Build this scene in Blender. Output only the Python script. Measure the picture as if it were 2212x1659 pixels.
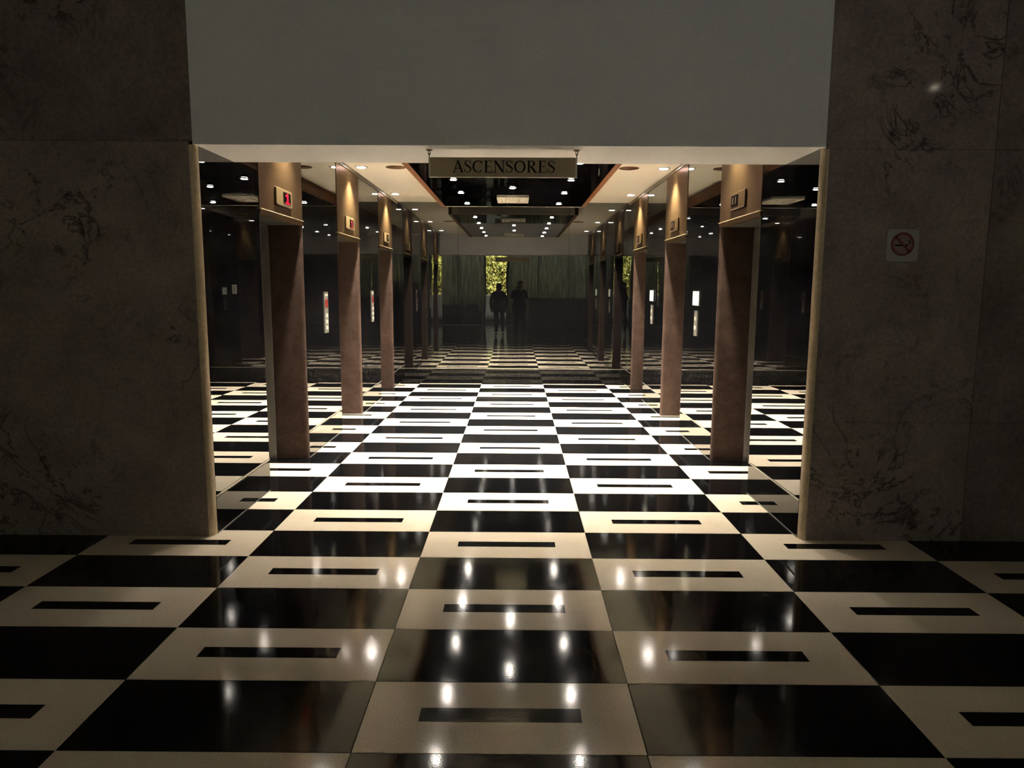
import bpy, bmesh, math, random
from mathutils import Vector, Matrix
random.seed(7)
S = bpy.context.scene
COL = S.collection
for o in list(bpy.data.objects):
    bpy.data.objects.remove(o)

# ------------------------------------------------------------------ camera, world, exposure
CAM = Vector((0.0468, -2.2317, 1.5576))
F_PX, PITCH, YAW, ROLL = 1552.0, 0.13366801, -0.0044907, 0.00539163
_F = Vector((math.sin(YAW) * math.cos(PITCH), math.cos(YAW) * math.cos(PITCH), -math.sin(PITCH)))
_R = Vector((math.cos(YAW), -math.sin(YAW), 0.0))
_U = _R.cross(_F)
_cr, _sr = math.cos(ROLL), math.sin(ROLL)
_R, _U = _R * _cr + _U * _sr, _U * _cr - _R * _sr
cd = bpy.data.cameras.new('camera')
cam = bpy.data.objects.new('camera', cd)
COL.objects.link(cam)
cd.sensor_width = 36.0
cd.lens = F_PX / 2212.0 * 36.0
cd.clip_start = 0.01
cd.clip_end = 200
cam.matrix_world = Matrix(((_R.x, _U.x, -_F.x, CAM.x), (_R.y, _U.y, -_F.y, CAM.y), (_R.z, _U.z, -_F.z, CAM.z), (0, 0, 0, 1)))
S.camera = cam

W = bpy.data.worlds.new('overcast_sky')
S.world = W
W.use_nodes = True
_bg = W.node_tree.nodes['Background']
_bg.inputs[0].default_value = (0.86, 0.92, 0.86, 1)
_bg.inputs[1].default_value = 8.0

S.view_settings.view_transform = 'Standard'
S.view_settings.look = 'None'
S.view_settings.gamma = 1.0
S.view_settings.use_curve_mapping = False
S.view_settings.exposure = 0.0
S.cycles.max_bounces = 14
S.cycles.glossy_bounces = 9
S.cycles.diffuse_bounces = 6
S.cycles.transparent_max_bounces = 12
S.cycles.caustics_reflective = False
S.cycles.caustics_refractive = False
S.cycles.sample_clamp_indirect = 60.0

P_PANEL = 1000.0      # lamps in the black ceiling panel
P_WASH = 520.0       # wall washers over the elevator headers
P_HALL_FILL = 40.0       # fill lamps added in the front hall to brighten its front wall
WARM = (1.0, 0.90, 0.74)

# ------------------------------------------------------------------ helpers
def node_mat(name, base=(0.5, 0.5, 0.5), rough=0.5, metal=0.0, ior=1.5, emit=None, estr=0.0, spec=0.5):
    m = bpy.data.materials.new(name)
    m.use_nodes = True
    b = m.node_tree.nodes['Principled BSDF']
    b.inputs['Base Color'].default_value = (*base, 1)
    b.inputs['Roughness'].default_value = rough
    b.inputs['Metallic'].default_value = metal
    b.inputs['IOR'].default_value = ior
    b.inputs['Specular IOR Level'].default_value = spec
    if emit:
        b.inputs['Emission Color'].default_value = (*emit, 1)
        b.inputs['Emission Strength'].default_value = estr
    return m

def nodes(m):
    return m.node_tree.nodes, m.node_tree.links, m.node_tree.nodes['Principled BSDF']

def coords(m, scale=(1, 1, 1)):
    N, L, B = nodes(m)
    g = N.new('ShaderNodeNewGeometry')
    mp = N.new('ShaderNodeMapping')
    mp.inputs['Scale'].default_value = scale
    L.new(g.outputs['Position'], mp.inputs['Vector'])
    return mp.outputs['Vector']

def noise(m, vec, scale, detail=4, rough=0.55, dist=0.0):
    N, L, B = nodes(m)
    n = N.new('ShaderNodeTexNoise')
    n.inputs['Scale'].default_value = scale
    n.inputs['Detail'].default_value = detail
    n.inputs['Roughness'].default_value = rough
    n.inputs['Distortion'].default_value = dist
    L.new(vec, n.inputs['Vector'])
    return n.outputs['Fac']

def ramp(m, fac, stops):
    N, L, B = nodes(m)
    r = N.new('ShaderNodeValToRGB')
    els = r.color_ramp.elements
    while len(els) < len(stops):
        els.new(0.5)
    for e, (p, c) in zip(els, stops):
        e.position = p
        e.color = (*c, 1) if len(c) == 3 else c
    L.new(fac, r.inputs['Fac'])
    return r.outputs['Color']

def mix(m, a, b, fac, mode='MULTIPLY'):
    N, L, B = nodes(m)
    x = N.new('ShaderNodeMix')
    x.data_type = 'RGBA'
    x.blend_type = mode
    if isinstance(fac, float):
        x.inputs[0].default_value = fac
    else:
        L.new(fac, x.inputs[0])
    for i, v in ((6, a), (7, b)):
        if isinstance(v, tuple):
            x.inputs[i].default_value = (*v, 1)
        else:
            L.new(v, x.inputs[i])
    return x.outputs[2]

def bump(m, h, strength, dist=0.01):
    N, L, B = nodes(m)
    n = N.new('ShaderNodeBump')
    n.inputs['Strength'].default_value = strength
    n.inputs['Distance'].default_value = dist
    L.new(h, n.inputs['Height'])
    L.new(n.outputs['Normal'], B.inputs['Normal'])

def to_base(m, c):
    N, L, B = nodes(m)
    L.new(c, B.inputs['Base Color'])

def to_rough(m, fac, lo, hi):
    N, L, B = nodes(m)
    r = N.new('ShaderNodeMapRange')
    r.inputs['To Min'].default_value = lo
    r.inputs['To Max'].default_value = hi
    L.new(fac, r.inputs['Value'])
    L.new(r.outputs['Result'], B.inputs['Roughness'])

class MB:
    """collects shapes in world coordinates; build() links them as one mesh object"""
    def __init__(s):
        s.v, s.f, s.m = [], [], []
    def add(s, v, f, mi=0):
        n = len(s.v)
        s.v += [tuple(p) for p in v]
        s.f += [tuple(i + n for i in q) for q in f]
        s.m += [mi] * len(f)
        return s
    def box(s, x0, x1, y0, y1, z0, z1, mi=0, bev=0.0):
        x0, x1 = min(x0, x1), max(x0, x1)
        y0, y1 = min(y0, y1), max(y0, y1)
        if bev <= 0:
            v = [(x, y, z) for z in (z0, z1) for y in (y0, y1) for x in (x0, x1)]
            f = [(0, 2, 3, 1), (4, 5, 7, 6), (0, 1, 5, 4), (2, 6, 7, 3), (0, 4, 6, 2), (1, 3, 7, 5)]
            return s.add(v, f, mi)
        bm = bmesh.new()
        bmesh.ops.create_cube(bm, size=1.0)
        for q in bm.verts:
            q.co = Vector((x0 + (q.co.x + .5) * (x1 - x0), y0 + (q.co.y + .5) * (y1 - y0), z0 + (q.co.z + .5) * (z1 - z0)))
        bmesh.ops.bevel(bm, geom=list(bm.edges), offset=bev, segments=1, affect='EDGES', clamp_overlap=True)
        return s.bm(bm, mi)
    def bm(s, bm, mi=0):
        bm.verts.index_update()
        s.add([q.co[:] for q in bm.verts], [[q.index for q in f.verts] for f in bm.faces], mi)
        bm.free()
        return s
    def prism(s, poly, z0, z1, mi=0):
        """vertical prism over a plan polygon (counter clockwise)"""
        a = sum(poly[i][0] * poly[(i + 1) % len(poly)][1] - poly[(i + 1) % len(poly)][0] * poly[i][1] for i in range(len(poly)))
        if a < 0:
            poly = poly[::-1]
        n = len(poly)
        v = [(x, y, z0) for x, y in poly] + [(x, y, z1) for x, y in poly]
        f = [tuple(range(n - 1, -1, -1)), tuple(range(n, 2 * n))] + [(i, (i + 1) % n, n + (i + 1) % n, n + i) for i in range(n)]
        return s.add(v, f, mi)
    def lathe(s, c, prof, seg=24, mi=0):
        """profile of (r, z) turned about a vertical axis through c"""
        v, f = [], []
        for r, z in prof:
            for k in range(seg):
                a = 2 * math.pi * k / seg
                v.append((c[0] + r * math.cos(a), c[1] + r * math.sin(a), c[2] + z))
        for i in range(len(prof) - 1):
            for k in range(seg):
                k2 = (k + 1) % seg
                f.append((i * seg + k, i * seg + k2, (i + 1) * seg + k2, (i + 1) * seg + k))
        f.append(tuple(range(seg))[::-1])
        f.append(tuple((len(prof) - 1) * seg + k for k in range(seg)))
        return s.add(v, f, mi)
    def tube(s, pts, r, seg=8, closed=False, mi=0):
        pts = [Vector(p) for p in pts]
        n = len(pts)
        v, f = [], []
        ref = Vector((0.13, 0.27, 0.95)).normalized()
        for i, p in enumerate(pts):
            a = pts[(i - 1) % n] if (closed or i > 0) else p
            b = pts[(i + 1) % n] if (closed or i < n - 1) else p
            t = (b - a).normalized()
            u = t.cross(ref)
            if u.length < 1e-4:
                u = t.cross(Vector((1, 0, 0)))
            u.normalize()
            w = t.cross(u)
            rr = r[i] if isinstance(r, (list, tuple)) else r
            for k in range(seg):
                an = 2 * math.pi * k / seg
                v.append(p + u * (rr * math.cos(an)) + w * (rr * math.sin(an)))
        for i in range(n if closed else n - 1):
            j = (i + 1) % n
            for k in range(seg):
                k2 = (k + 1) % seg
                f.append((i * seg + k, i * seg + k2, j * seg + k2, j * seg + k))
        if not closed:
            f.append(tuple(range(seg))[::-1])
            f.append(tuple((n - 1) * seg + k for k in range(seg)))
        return s.add(v, f, mi)
    def build(s, name, mat, parent=None, smooth=False):
        me = bpy.data.meshes.new(name)
        off = wloc(parent) if parent else Vector((0, 0, 0))
        me.from_pydata([tuple(Vector(p) - off) for p in s.v], [], s.f)
        for m in (mat if isinstance(mat, (list, tuple)) else [mat]):
            me.materials.append(m)
        for p, mi in zip(me.polygons, s.m):
            p.material_index = mi
            p.use_smooth = smooth
        me.update()
        o = bpy.data.objects.new(name, me)
        COL.objects.link(o)
        if parent:
            o.parent = parent
        return o

def wloc(o):
    v = Vector((0, 0, 0))
    while o:
        v += o.location
        o = o.parent
    return v

def thing(name, label, cat, loc, group=None):
    o = bpy.data.objects.new(name, None)
    o.empty_display_size = 0.1
    COL.objects.link(o)
    o.location = loc
    return tag(o, label, cat, group)

def tag(o, label, cat, group=None):
    o['label'] = label
    o['category'] = cat
    if group:
        o['group'] = group
    return o

def struct(o):
    o['kind'] = 'structure'
    return o

def smooth_by_angle(o, deg=35):
    me = o.data
    for p in me.polygons:
        p.use_smooth = True
    me.set_sharp_from_angle(angle=math.radians(deg))

# ------------------------------------------------------------------ materials
M = {}
# cream terrazzo tile
m = node_mat('cream_terrazzo', rough=0.13, ior=1.42)
v = coords(m)
c = ramp(m, noise(m, v, 160, 3, 0.7), [(0.30, (0.40, 0.345, 0.27)), (0.48, (0.68, 0.60, 0.49)), (0.75, (0.76, 0.68, 0.565))])
c = mix(m, c, ramp(m, noise(m, v, 2.3, 3), [(0.3, (0.86, 0.84, 0.80)), (0.7, (1, 1, 1))]), 1.0)
c = mix(m, c, ramp(m, noise(m, v, 55, 1), [(0.74, (1, 1, 1)), (0.78, (0.45, 0.40, 0.35))]), 0.6)
to_base(m, c)
to_rough(m, noise(m, v, 9, 4), 0.055, 0.115)
bump(m, noise(m, v, 130, 2), 0.10, 0.0006)
M['cream'] = m
# black terrazzo tile
m = node_mat('black_terrazzo', rough=0.12, ior=1.37, spec=0.27)
v = coords(m)
c = ramp(m, noise(m, v, 240, 3, 0.7), [(0.35, (0.0012, 0.0012, 0.0014)), (0.62, (0.003, 0.003, 0.0034)), (0.74, (0.016, 0.016, 0.016))])
to_base(m, c)
to_rough(m, noise(m, v, 9, 4), 0.045, 0.105)
bump(m, noise(m, v, 130, 2), 0.10, 0.0006)
M['black'] = m
M['grout'] = node_mat('dark_grout', (0.05, 0.047, 0.043), 0.8)
# black mirror glass of the side walls
def mirror(name, ior, ripple):
    m = node_mat(name, (0.003, 0.003, 0.0035), 0.0, 0.0, ior)
    v = coords(m, (1.0, 1.0, 0.45))
    bump(m, noise(m, v, 2.2, 1), 1.0, ripple)
    return m
M['mirror_side'] = mirror('black_mirror_glass', 1.82, 0.0004)
M['mirror_end'] = mirror('black_mirror_glass_end', 2.05, 0.0009)
M['panel_glass'] = mirror('black_glass_ceiling', 1.75, 0.0004)
# polished black granite skirting
m = node_mat('black_granite', (0.01, 0.01, 0.011), 0.05, 0.0, 1.30)
v = coords(m)
to_base(m, ramp(m, noise(m, v, 120, 3), [(0.4, (0.0015, 0.0015, 0.0017)), (0.75, (0.010, 0.010, 0.011))]))
M['granite'] = m
# front hall marble
def marble(name, lo, mid, hi, vein, seed):
    m = node_mat(name, rough=0.065, ior=1.45)
    v = coords(m)
    N, L, B = nodes(m)
    ad = N.new('ShaderNodeVectorMath'); ad.operation = 'ADD'
    ad.inputs[1].default_value = (seed, seed * .7, seed * 1.3)
    L.new(v, ad.inputs[0]); v = ad.outputs[0]
    c = ramp(m, noise(m, v, 2.6, 9, 0.68, 0.4), [(0.28, lo), (0.5, mid), (0.74, hi)])
    c = mix(m, c, ramp(m, noise(m, v, 45, 4, 0.7), [(0.3, (0.72, 0.72, 0.72)), (0.65, (1.08, 1.06, 1.04))]), 1.0)
    n = noise(m, v, 1.7, 8, 0.62, 1.1)
    ab = N.new('ShaderNodeMath'); ab.operation = 'SUBTRACT'; ab.inputs[1].default_value = 0.5; L.new(n, ab.inputs[0])
    a2 = N.new('ShaderNodeMath'); a2.operation = 'ABSOLUTE'; L.new(ab.outputs[0], a2.inputs[0])
    vm = ramp(m, a2.outputs[0], [(0.0, (1, 1, 1)), (0.016, (0, 0, 0))])
    patch = ramp(m, noise(m, v, 1.1, 2), [(0.50, (0, 0, 0)), (0.64, (1, 1, 1))])
    vm = mix(m, vm, patch, 1.0)
    c = mix(m, c, mix(m, c, vein, 0.85, 'MIX'), vm, 'MIX')
    bl = ramp(m, noise(m, v, 11, 5, 0.7), [(0.34, (0.35, 0.33, 0.32)), (0.44, (1, 1, 1))])
    c = mix(m, c, mix(m, c, bl, 1.0), patch, 'MIX')
    to_base(m, c)
    return m
M['marble'] = marble('beige_marble', (0.185, 0.155, 0.148), (0.27, 0.228, 0.220), (0.355, 0.300, 0.288), (0.035, 0.028, 0.023), 3.1)
M['marble_dark'] = marble('dark_beige_marble', (0.145, 0.120, 0.114), (0.21, 0.175, 0.167), (0.29, 0.243, 0.232), (0.028, 0.023, 0.019), 9.4)
# reddish marble of the elevator jambs
m = node_mat('red_brown_marble', rough=0.6, spec=0.12)
v = coords(m)
c = ramp(m, noise(m, v, 7, 8, 0.7, 0.6), [(0.3, (0.028, 0.0165, 0.0125)), (0.5, (0.046, 0.029, 0.023)), (0.72, (0.070, 0.046, 0.036))])
c = mix(m, c, ramp(m, noise(m, v, 90, 3), [(0.35, (0.75, 0.72, 0.7)), (0.65, (1.05, 1.05, 1.05))]), 1.0)
to_base(m, c)
M['jamb'] = m
# satin bronze of the elevator headers
m = node_mat('satin_bronze', (0.5, 0.36, 0.21), 0.36, 0.82)
v = coords(m, (1, 1, 14))
to_base(m, ramp(m, noise(m, v, 9, 5), [(0.3, (0.043, 0.027, 0.012)), (0.7, (0.070, 0.044, 0.020))]))
to_rough(m, noise(m, v, 22, 4), 0.34, 0.46)
N, L, B = nodes(m)
B.inputs['Anisotropic'].default_value = 0.5
B.inputs['Metallic'].default_value = 0.5
B.inputs['Specular IOR Level'].default_value = 0.12
B.inputs['Specular Tint'].default_value = (0.55, 0.36, 0.19, 1)
cz = N.new('ShaderNodeCombineXYZ'); cz.inputs[1].default_value = 1.0
L.new(cz.outputs[0], B.inputs['Tangent'])
M['bronze'] = m
M['bronze_dark'] = node_mat('dark_bronze', (0.10, 0.07, 0.045), 0.4, 0.6)
M['steel'] = node_mat('brushed_steel', (0.45, 0.43, 0.40), 0.32, 0.9)
M['plate_steel'] = node_mat('dull_plate_steel', (0.22, 0.21, 0.19), 0.5, 0.8)
M['steel_dark'] = node_mat('dark_steel', (0.10, 0.10, 0.10), 0.35, 0.85)
M['brass_bright'] = node_mat('bright_brass', (0.75, 0.64, 0.42), 0.35, 0.6)
M['brass'] = node_mat('brass', (0.17, 0.115, 0.045), 0.5, 0.7)
M['display'] = node_mat('display_black', (0.004, 0.003, 0.003), 0.9, spec=0.0)
# plaster / paint
m = node_mat('white_plaster', (0.72, 0.71, 0.69), 0.85)
v = coords(m)
to_base(m, ramp(m, noise(m, v, 70, 3), [(0.3, (0.68, 0.695, 0.74)), (0.7, (0.76, 0.775, 0.82))]))
bump(m, noise(m, v, 180, 3), 0.25, 0.002)
M['plaster'] = m
m = node_mat('cream_paint', (0.78, 0.71, 0.57), 0.7)
v = coords(m)
to_base(m, ramp(m, noise(m, v, 1.4, 3), [(0.3, (0.87, 0.83, 0.745)), (0.7, (0.90, 0.87, 0.79))]))
M['cream_paint'] = m
m = node_mat('warm_jamb_stone', rough=0.4)
v = coords(m)
to_base(m, ramp(m, noise(m, v, 30, 5, 0.7), [(0.3, (0.38, 0.30, 0.20)), (0.7, (0.56, 0.46, 0.33))]))
M['trim'] = m
# wood
m = node_mat('red_brown_wood', rough=0.55, spec=0.2)
v = coords(m, (22, 1.2, 22))
to_base(m, ramp(m, noise(m, v, 3, 5, 0.6, 0.6), [(0.3, (0.085, 0.028, 0.007)), (0.7, (0.165, 0.06, 0.019))]))
M['wood'] = m
M['void'] = node_mat('black_paint', (0.008, 0.008, 0.008), 0.6)
M['white_metal'] = node_mat('white_enamel', (0.82, 0.78, 0.68), 0.45)
M['brown_cone'] = node_mat('brown_cone', (0.22, 0.12, 0.055), 0.5)
M['wash_glass'] = node_mat('lit_washer_glass', (0.9, 0.9, 0.9), 0.3, emit=(1.0, 0.93, 0.82), estr=110.0)
M['hall_glass'] = node_mat('lit_hall_glass', (0.9, 0.9, 0.9), 0.3, emit=(1.0, 0.88, 0.66), estr=55.0)
M['lamp_glass'] = node_mat('lit_lamp_glass', (0.9, 0.9, 0.9), 0.3, emit=(1.0, 0.93, 0.82), estr=290.0)
M['sign'] = node_mat('smoked_acrylic', (0.32, 0.255, 0.175), 0.5, spec=0.2)
M['sign_edge'] = node_mat('acrylic_edge', (0.42, 0.38, 0.30), 0.3)
M['letter'] = node_mat('dark_letter', (0.010, 0.010, 0.008), 0.7, spec=0.1)
M['plaque'] = node_mat('white_plaque', (0.30, 0.31, 0.29), 0.5)
M['red'] = node_mat('red_print', (0.15, 0.030, 0.030), 0.4)
M['pinkish'] = node_mat('pale_red_print', (0.24, 0.165, 0.155), 0.4)
M['red_led'] = node_mat('red_led', (0.3, 0.01, 0.02), 0.4, emit=(1.0, 0.004, 0.04), estr=0.9, spec=0.0)
M['red_led_dim'] = node_mat('red_led_dim', (0.12, 0.012, 0.012), 0.6, emit=(1.0, 0.05, 0.04), estr=0.05, spec=0.0)
M['screen'] = node_mat('lit_screen', (0.3, 0.3, 0.25), 0.3, emit=(1.0, 0.97, 0.72), estr=1.6)
M['grey_plate'] = node_mat('grey_plate', (0.10, 0.10, 0.10), 0.4)
M['button'] = node_mat('white_button', (0.42, 0.40, 0.34), 0.4)
M['cloth_black'] = node_mat('black_cloth', (0.012, 0.012, 0.014), 0.85)
M['cloth_navy'] = node_mat('dark_navy_cloth', (0.016, 0.018, 0.028), 0.85)
M['skin'] = node_mat('skin', (0.45, 0.27, 0.19), 0.5)
M['hair'] = node_mat('dark_hair', (0.02, 0.014, 0.01), 0.6)
M['shoe'] = node_mat('black_leather', (0.015, 0.013, 0.012), 0.4)
M['eye'] = node_mat('eye_white', (0.7, 0.68, 0.65), 0.2)
M['sofa'] = node_mat('dark_leather', (0.03, 0.026, 0.024), 0.45)
M['counter'] = node_mat('dark_counter_wood', (0.03, 0.02, 0.014), 0.35)
M['counter_top'] = node_mat('grey_counter_stone', (0.30, 0.29, 0.27), 0.25)
M['frame_alu'] = node_mat('bluish_aluminium', (0.42, 0.46, 0.58), 0.5, 0.3)
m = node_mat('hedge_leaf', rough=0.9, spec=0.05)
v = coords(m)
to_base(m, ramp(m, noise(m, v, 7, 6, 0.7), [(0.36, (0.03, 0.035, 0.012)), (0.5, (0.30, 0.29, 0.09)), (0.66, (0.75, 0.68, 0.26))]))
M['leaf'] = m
M['soil'] = node_mat('dark_ground', (0.05, 0.05, 0.04), 0.9)
# window glass that lets light straight through
m = bpy.data.materials.new('window_glass'); m.use_nodes = True
N, L = m.node_tree.nodes, m.node_tree.links
N.remove(N['Principled BSDF'])
tr = N.new('ShaderNodeBsdfTransparent'); tr.inputs[0].default_value = (0.86, 0.9, 0.88, 1)
gl = N.new('ShaderNodeBsdfGlossy'); gl.inputs['Roughness'].default_value = 0.0
fr = N.new('ShaderNodeFresnel'); fr.inputs[0].default_value = 1.45
mx = N.new('ShaderNodeMixShader')
L.new(fr.outputs[0], mx.inputs[0]); L.new(tr.outputs[0], mx.inputs[1]); L.new(gl.outputs[0], mx.inputs[2])
L.new(mx.outputs[0], N['Material Output'].inputs[0])
M['glass'] = m
# sheer curtain
m = bpy.data.materials.new('grey_sheer_curtain'); m.use_nodes = True
N, L = m.node_tree.nodes, m.node_tree.links
N.remove(N['Principled BSDF'])
g = N.new('ShaderNodeNewGeometry')
nz = N.new('ShaderNodeTexNoise'); nz.inputs['Scale'].default_value = 9; nz.inputs['Detail'].default_value = 6
mp = N.new('ShaderNodeMapping'); mp.inputs['Scale'].default_value = (1.4, 1, 0.18)
L.new(g.outputs['Position'], mp.inputs['Vector']); L.new(mp.outputs[0], nz.inputs['Vector'])
rp = N.new('ShaderNodeValToRGB')
rp.color_ramp.elements[0].position = 0.38; rp.color_ramp.elements[0].color = (0.25, 0.25, 0.28, 1)
rp.color_ramp.elements[1].position = 0.66; rp.color_ramp.elements[1].color = (0.46, 0.44, 0.50, 1)
L.new(nz.outputs['Fac'], rp.inputs[0])
tl = N.new('ShaderNodeBsdfTranslucent'); df = N.new('ShaderNodeBsdfDiffuse')
L.new(rp.outputs[0], tl.inputs[0]); L.new(rp.outputs[0], df.inputs[0])
mx = N.new('ShaderNodeMixShader'); mx.inputs[0].default_value = 0.35
L.new(tl.outputs[0], mx.inputs[1]); L.new(df.outputs[0], mx.inputs[2])
L.new(mx.outputs[0], N['Material Output'].inputs[0])
M['curtain'] = m

# ------------------------------------------------------------------ main dimensions
XW = 1.833                      # side wall planes at +-XW
YF, YB, YE = 2.10, 2.70, 9.38   # front wall face, back of the lintel, end wall
ZC, ZS, ZP = 2.885, 2.375, 2.755  # ceiling, lintel soffit, black ceiling panel
ZB = 0.24                       # skirting height
ZH = 2.085                      # elevator opening height
TW, TD = 1.0, 0.4428            # tile pitch
REC = [(3.165, 4.175), (5.480, 6.490), (7.790, 8.800)]
LX, LY, LZ = 6.4, -9.0, 4.1     # front hall half width, rear wall, ceiling

# ------------------------------------------------------------------ floor: every tile its own piece
floor = struct(MB().box(-LX, LX, LY - 0.2, YE + 0.3, -0.12, -0.016).build('floor', M['grout']))
g = 0.0008
def tile_mesh(name, mat):
    b = MB().box(-TW / 2 + g, TW / 2 - g, -TD / 2 + g, TD / 2 - g, -0.016, 0.0, bev=0.0012)
    o = b.build(name, mat)
    me = o.data
    bpy.data.objects.remove(o)
    return me
ME_C, ME_B = tile_mesh('cream_tile', M['cream']), tile_mesh('black_tile', M['black'])
o = MB().box(-0.2965, 0.2965, -0.0432, 0.0432, -0.012, 0.0006, bev=0.0004).build('inlay', M['black'])
ME_I = o.data
bpy.data.objects.remove(o)
def link_mesh(name, me, parent, loc):
    o = bpy.data.objects.new(name, me)
    COL.objects.link(o)
    o.parent = parent
    o.location = loc
    return o
seen = set()
for r in range(-2, 21):
    for k in range(-6, 7):
        if r >= 5 and abs(k) > 2:
            continue
        seen.add((r, k))
        loc = (k * TW, (r + .5) * TD, 0)
        if (r + k) % 2 == 0:
            t = link_mesh('cream_tile', ME_C, floor, loc)
            if not (r >= 5 and abs(k) > 2):
                link_mesh('inlay', ME_I, t, (0, 0, 0))
        else:
            link_mesh('black_tile', ME_B, floor, loc)
# last sliver of tiles along the end wall
for k in range(-2, 3):
    MB().box(k - .5 + g, k + .5 - g, 21 * TD + g, YE + 0.02, -0.016, 0, bev=0.0012).build('black_tile' if k % 2 == 0 else 'cream_tile', M['black' if k % 2 == 0 else 'cream'], floor)
fc, fb, fi = MB(), MB(), MB()
for r in range(-20, -2):
    for k in range(-6, 7):
        x, y = k * TW, (r + .5) * TD
        (fc if (r + k) % 2 == 0 else fb).box(x - .5 + g, x + .5 - g, y - TD / 2 + g, y + TD / 2 - g, -0.016, 0)
        if (r + k) % 2 == 0:
            fi.box(x - .2965, x + .2965, y - .0432, y + .0432, -0.012, 0.0006)
for b, n, mt in ((fc, 'rear_hall_cream_tiles', 'cream'), (fb, 'rear_hall_black_tiles', 'black'), (fi, 'rear_hall_inlays', 'black')):
    b.build(n, M[mt], floor)['kind'] = 'stuff'

# ------------------------------------------------------------------ elevator lobby shell
struct(MB().box(-2.7, 2.7, YB, YE + 0.3, ZC, ZC + 0.12).build('ceiling', M['cream_paint']))
struct(MB().box(-LX, LX, LY, YF + 0.2, LZ, LZ + 0.15).build('ceiling', M['plaster']))

segs = [(2.15, REC[0][0])] + [(REC[i][1], REC[i + 1][0]) for i in range(2)] + [(REC[2][1], YE)]
J = 0.030      # thickness of a jamb slab
for s, side in ((-1, 'left'), (1, 'right')):
    core = MB()
    for i, (a, b) in enumerate(segs):
        a2 = 2.32 if i == 0 else a + J
        b2 = b - J if i < 3 else b + 0.3
        core.box(s * (XW + 0.045), s * 2.66, a2, b2, 0, ZC)
    for a, b in REC:
        core.box(s * (XW + 0.045), s * 2.66, a - J, b + J, ZH, ZC)
    wall = struct(core.build('wall_' + side, M['void']))
    base = None
    for i, (a, b) in enumerate(segs):
        a3 = a if i == 0 else a + J
        b3 = b - J if i < 3 else b - 0.004
        MB().box(s * XW, s * (XW + 0.045), a3, b3, ZB + 0.008, 2.842, bev=0.0015).build('mirror_panel', M['mirror_side'], wall)
    bb = MB()
    rail = MB()
    o = struct(MB().box(s * (XW + 0.02), s * (XW + 0.044), 2.16, 2.5, 0.02, 0.2).build('baseboard_' + side, M['granite']))
    for i, (a, b) in enumerate(segs):
        a3 = a if i == 0 else a + J
        b3 = b - J if i < 3 else b - 0.004
        MB().box(s * (XW - 0.001), s * (XW + 0.044), a3, b3, 0.0, ZB, bev=0.001).build('granite_slab', M['granite'], o)
        MB().box(s * (XW - 0.004), s * (XW + 0.044), a3, b3, ZB, ZB + 0.008).build('metal_bead', M['steel'], o)
        MB().box(s * (XW - 0.005), s * (XW - 0.001), a3, b3, 0.0, 0.005).build('floor_bead', M['steel'], o)
    t = MB().box(s * (XW - 0.014), s * (XW + 0.045), YB, YE - 0.02, 2.842, 2.885, bev=0.003)
    struct(t.build('trim_' + ('1' if s < 0 else '2'), M['bronze_dark']))

# end wall: black mirror in three sheets over a granite skirting
wall = struct(MB().box(-2.66, 2.66, YE + 0.045, YE + 0.3, 0, ZC).build('wall_end', M['void']))
for (a, b), rz in zip(((-XW, -0.872), (-0.870, 0.888), (0.890, XW)), (0.0022, 0.0, -0.0012)):
    p = MB().box(a, b, YE, YE + 0.04, ZB + 0.008, ZC, bev=0.001).build('mirror_panel', M['mirror_end'], wall)
    c0 = Vector(((a + b) / 2, YE + 0.02, 0))
    p.data.transform(Matrix.Translation(-c0))
    p.location = c0
    p.rotation_euler = (0, 0, rz)
o = struct(MB().box(-XW, XW, YE + 0.01, YE + 0.044, 0.01, 0.2).build('baseboard_end', M['granite']))
MB().box(-XW, XW, YE - 0.001, YE + 0.044, 0.0, ZB, bev=0.001).build('granite_slab', M['granite'], o)
MB().box(-XW, XW, YE - 0.004, YE + 0.044, ZB, ZB + 0.008).build('metal_bead', M['steel'], o)

# ------------------------------------------------------------------ front wall of the hall
struct(MB().box(-1.845, 1.845, YF, YB, ZS, LZ).build('wall_front_header', M['plaster']))
for s, side in ((-1, 'left'), (1, 'right')):
    core = struct(MB().box(s * 1.868, s * LX, YF + 0.022, 2.318, 0, LZ).build('wall_front_' + side, M['void']))
    if s < 0:
        cols, rows = [(1.868, 3.62), (3.62, 5.1), (5.1, LX)], [(0, ZS + 0.018), (ZS + 0.018, LZ)]
    else:
        cols, rows = [(1.868, 2.83), (2.83, 4.3), (4.3, LX)], [(0, 0.752), (0.752, ZS - 0.01), (ZS - 0.01, LZ)]
    for ci, (a, b) in enumerate(cols):
        for ri, (z0, z1) in enumerate(rows):
            mt = 'marble_dark' if (s > 0 and ci == 1) or (s < 0 and ri == 1 and ci == 0) else 'marble'
            x0 = 1.8455 if (z0 > 2.0 and ci == 0) else a
            if z0 <= 2.0 and z1 > ZS + 0.01 and ci == 0:
                MB().box(s * (x0 + .001), s * (b - .0012), YF, YF + 0.022, z0 + .0004, z1 - .001, bev=0.001).build('marble_slab', M[mt], core)
                continue
            MB().box(s * (x0 + .001), s * (b - .0012), YF, YF + 0.022, z0 + .0004, z1 - .001, bev=0.001).build('marble_slab', M[mt], core)
    # rounded corner piece between marble and mirror
    poly = [(s * 1.868, YF + 0.05), (s * 1.868, YF)]
    for k in range(7):
        a = math.pi / 2 * k / 6
        poly.append((s * (1.868 - 0.034 * math.sin(a)), YF + 0.05 - 0.05 * math.cos(a)))
    struct(MB().prism(poly, 0, ZS, 0).build('trim_' + ('3' if s < 0 else '4'), M['trim'], smooth=False))

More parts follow.
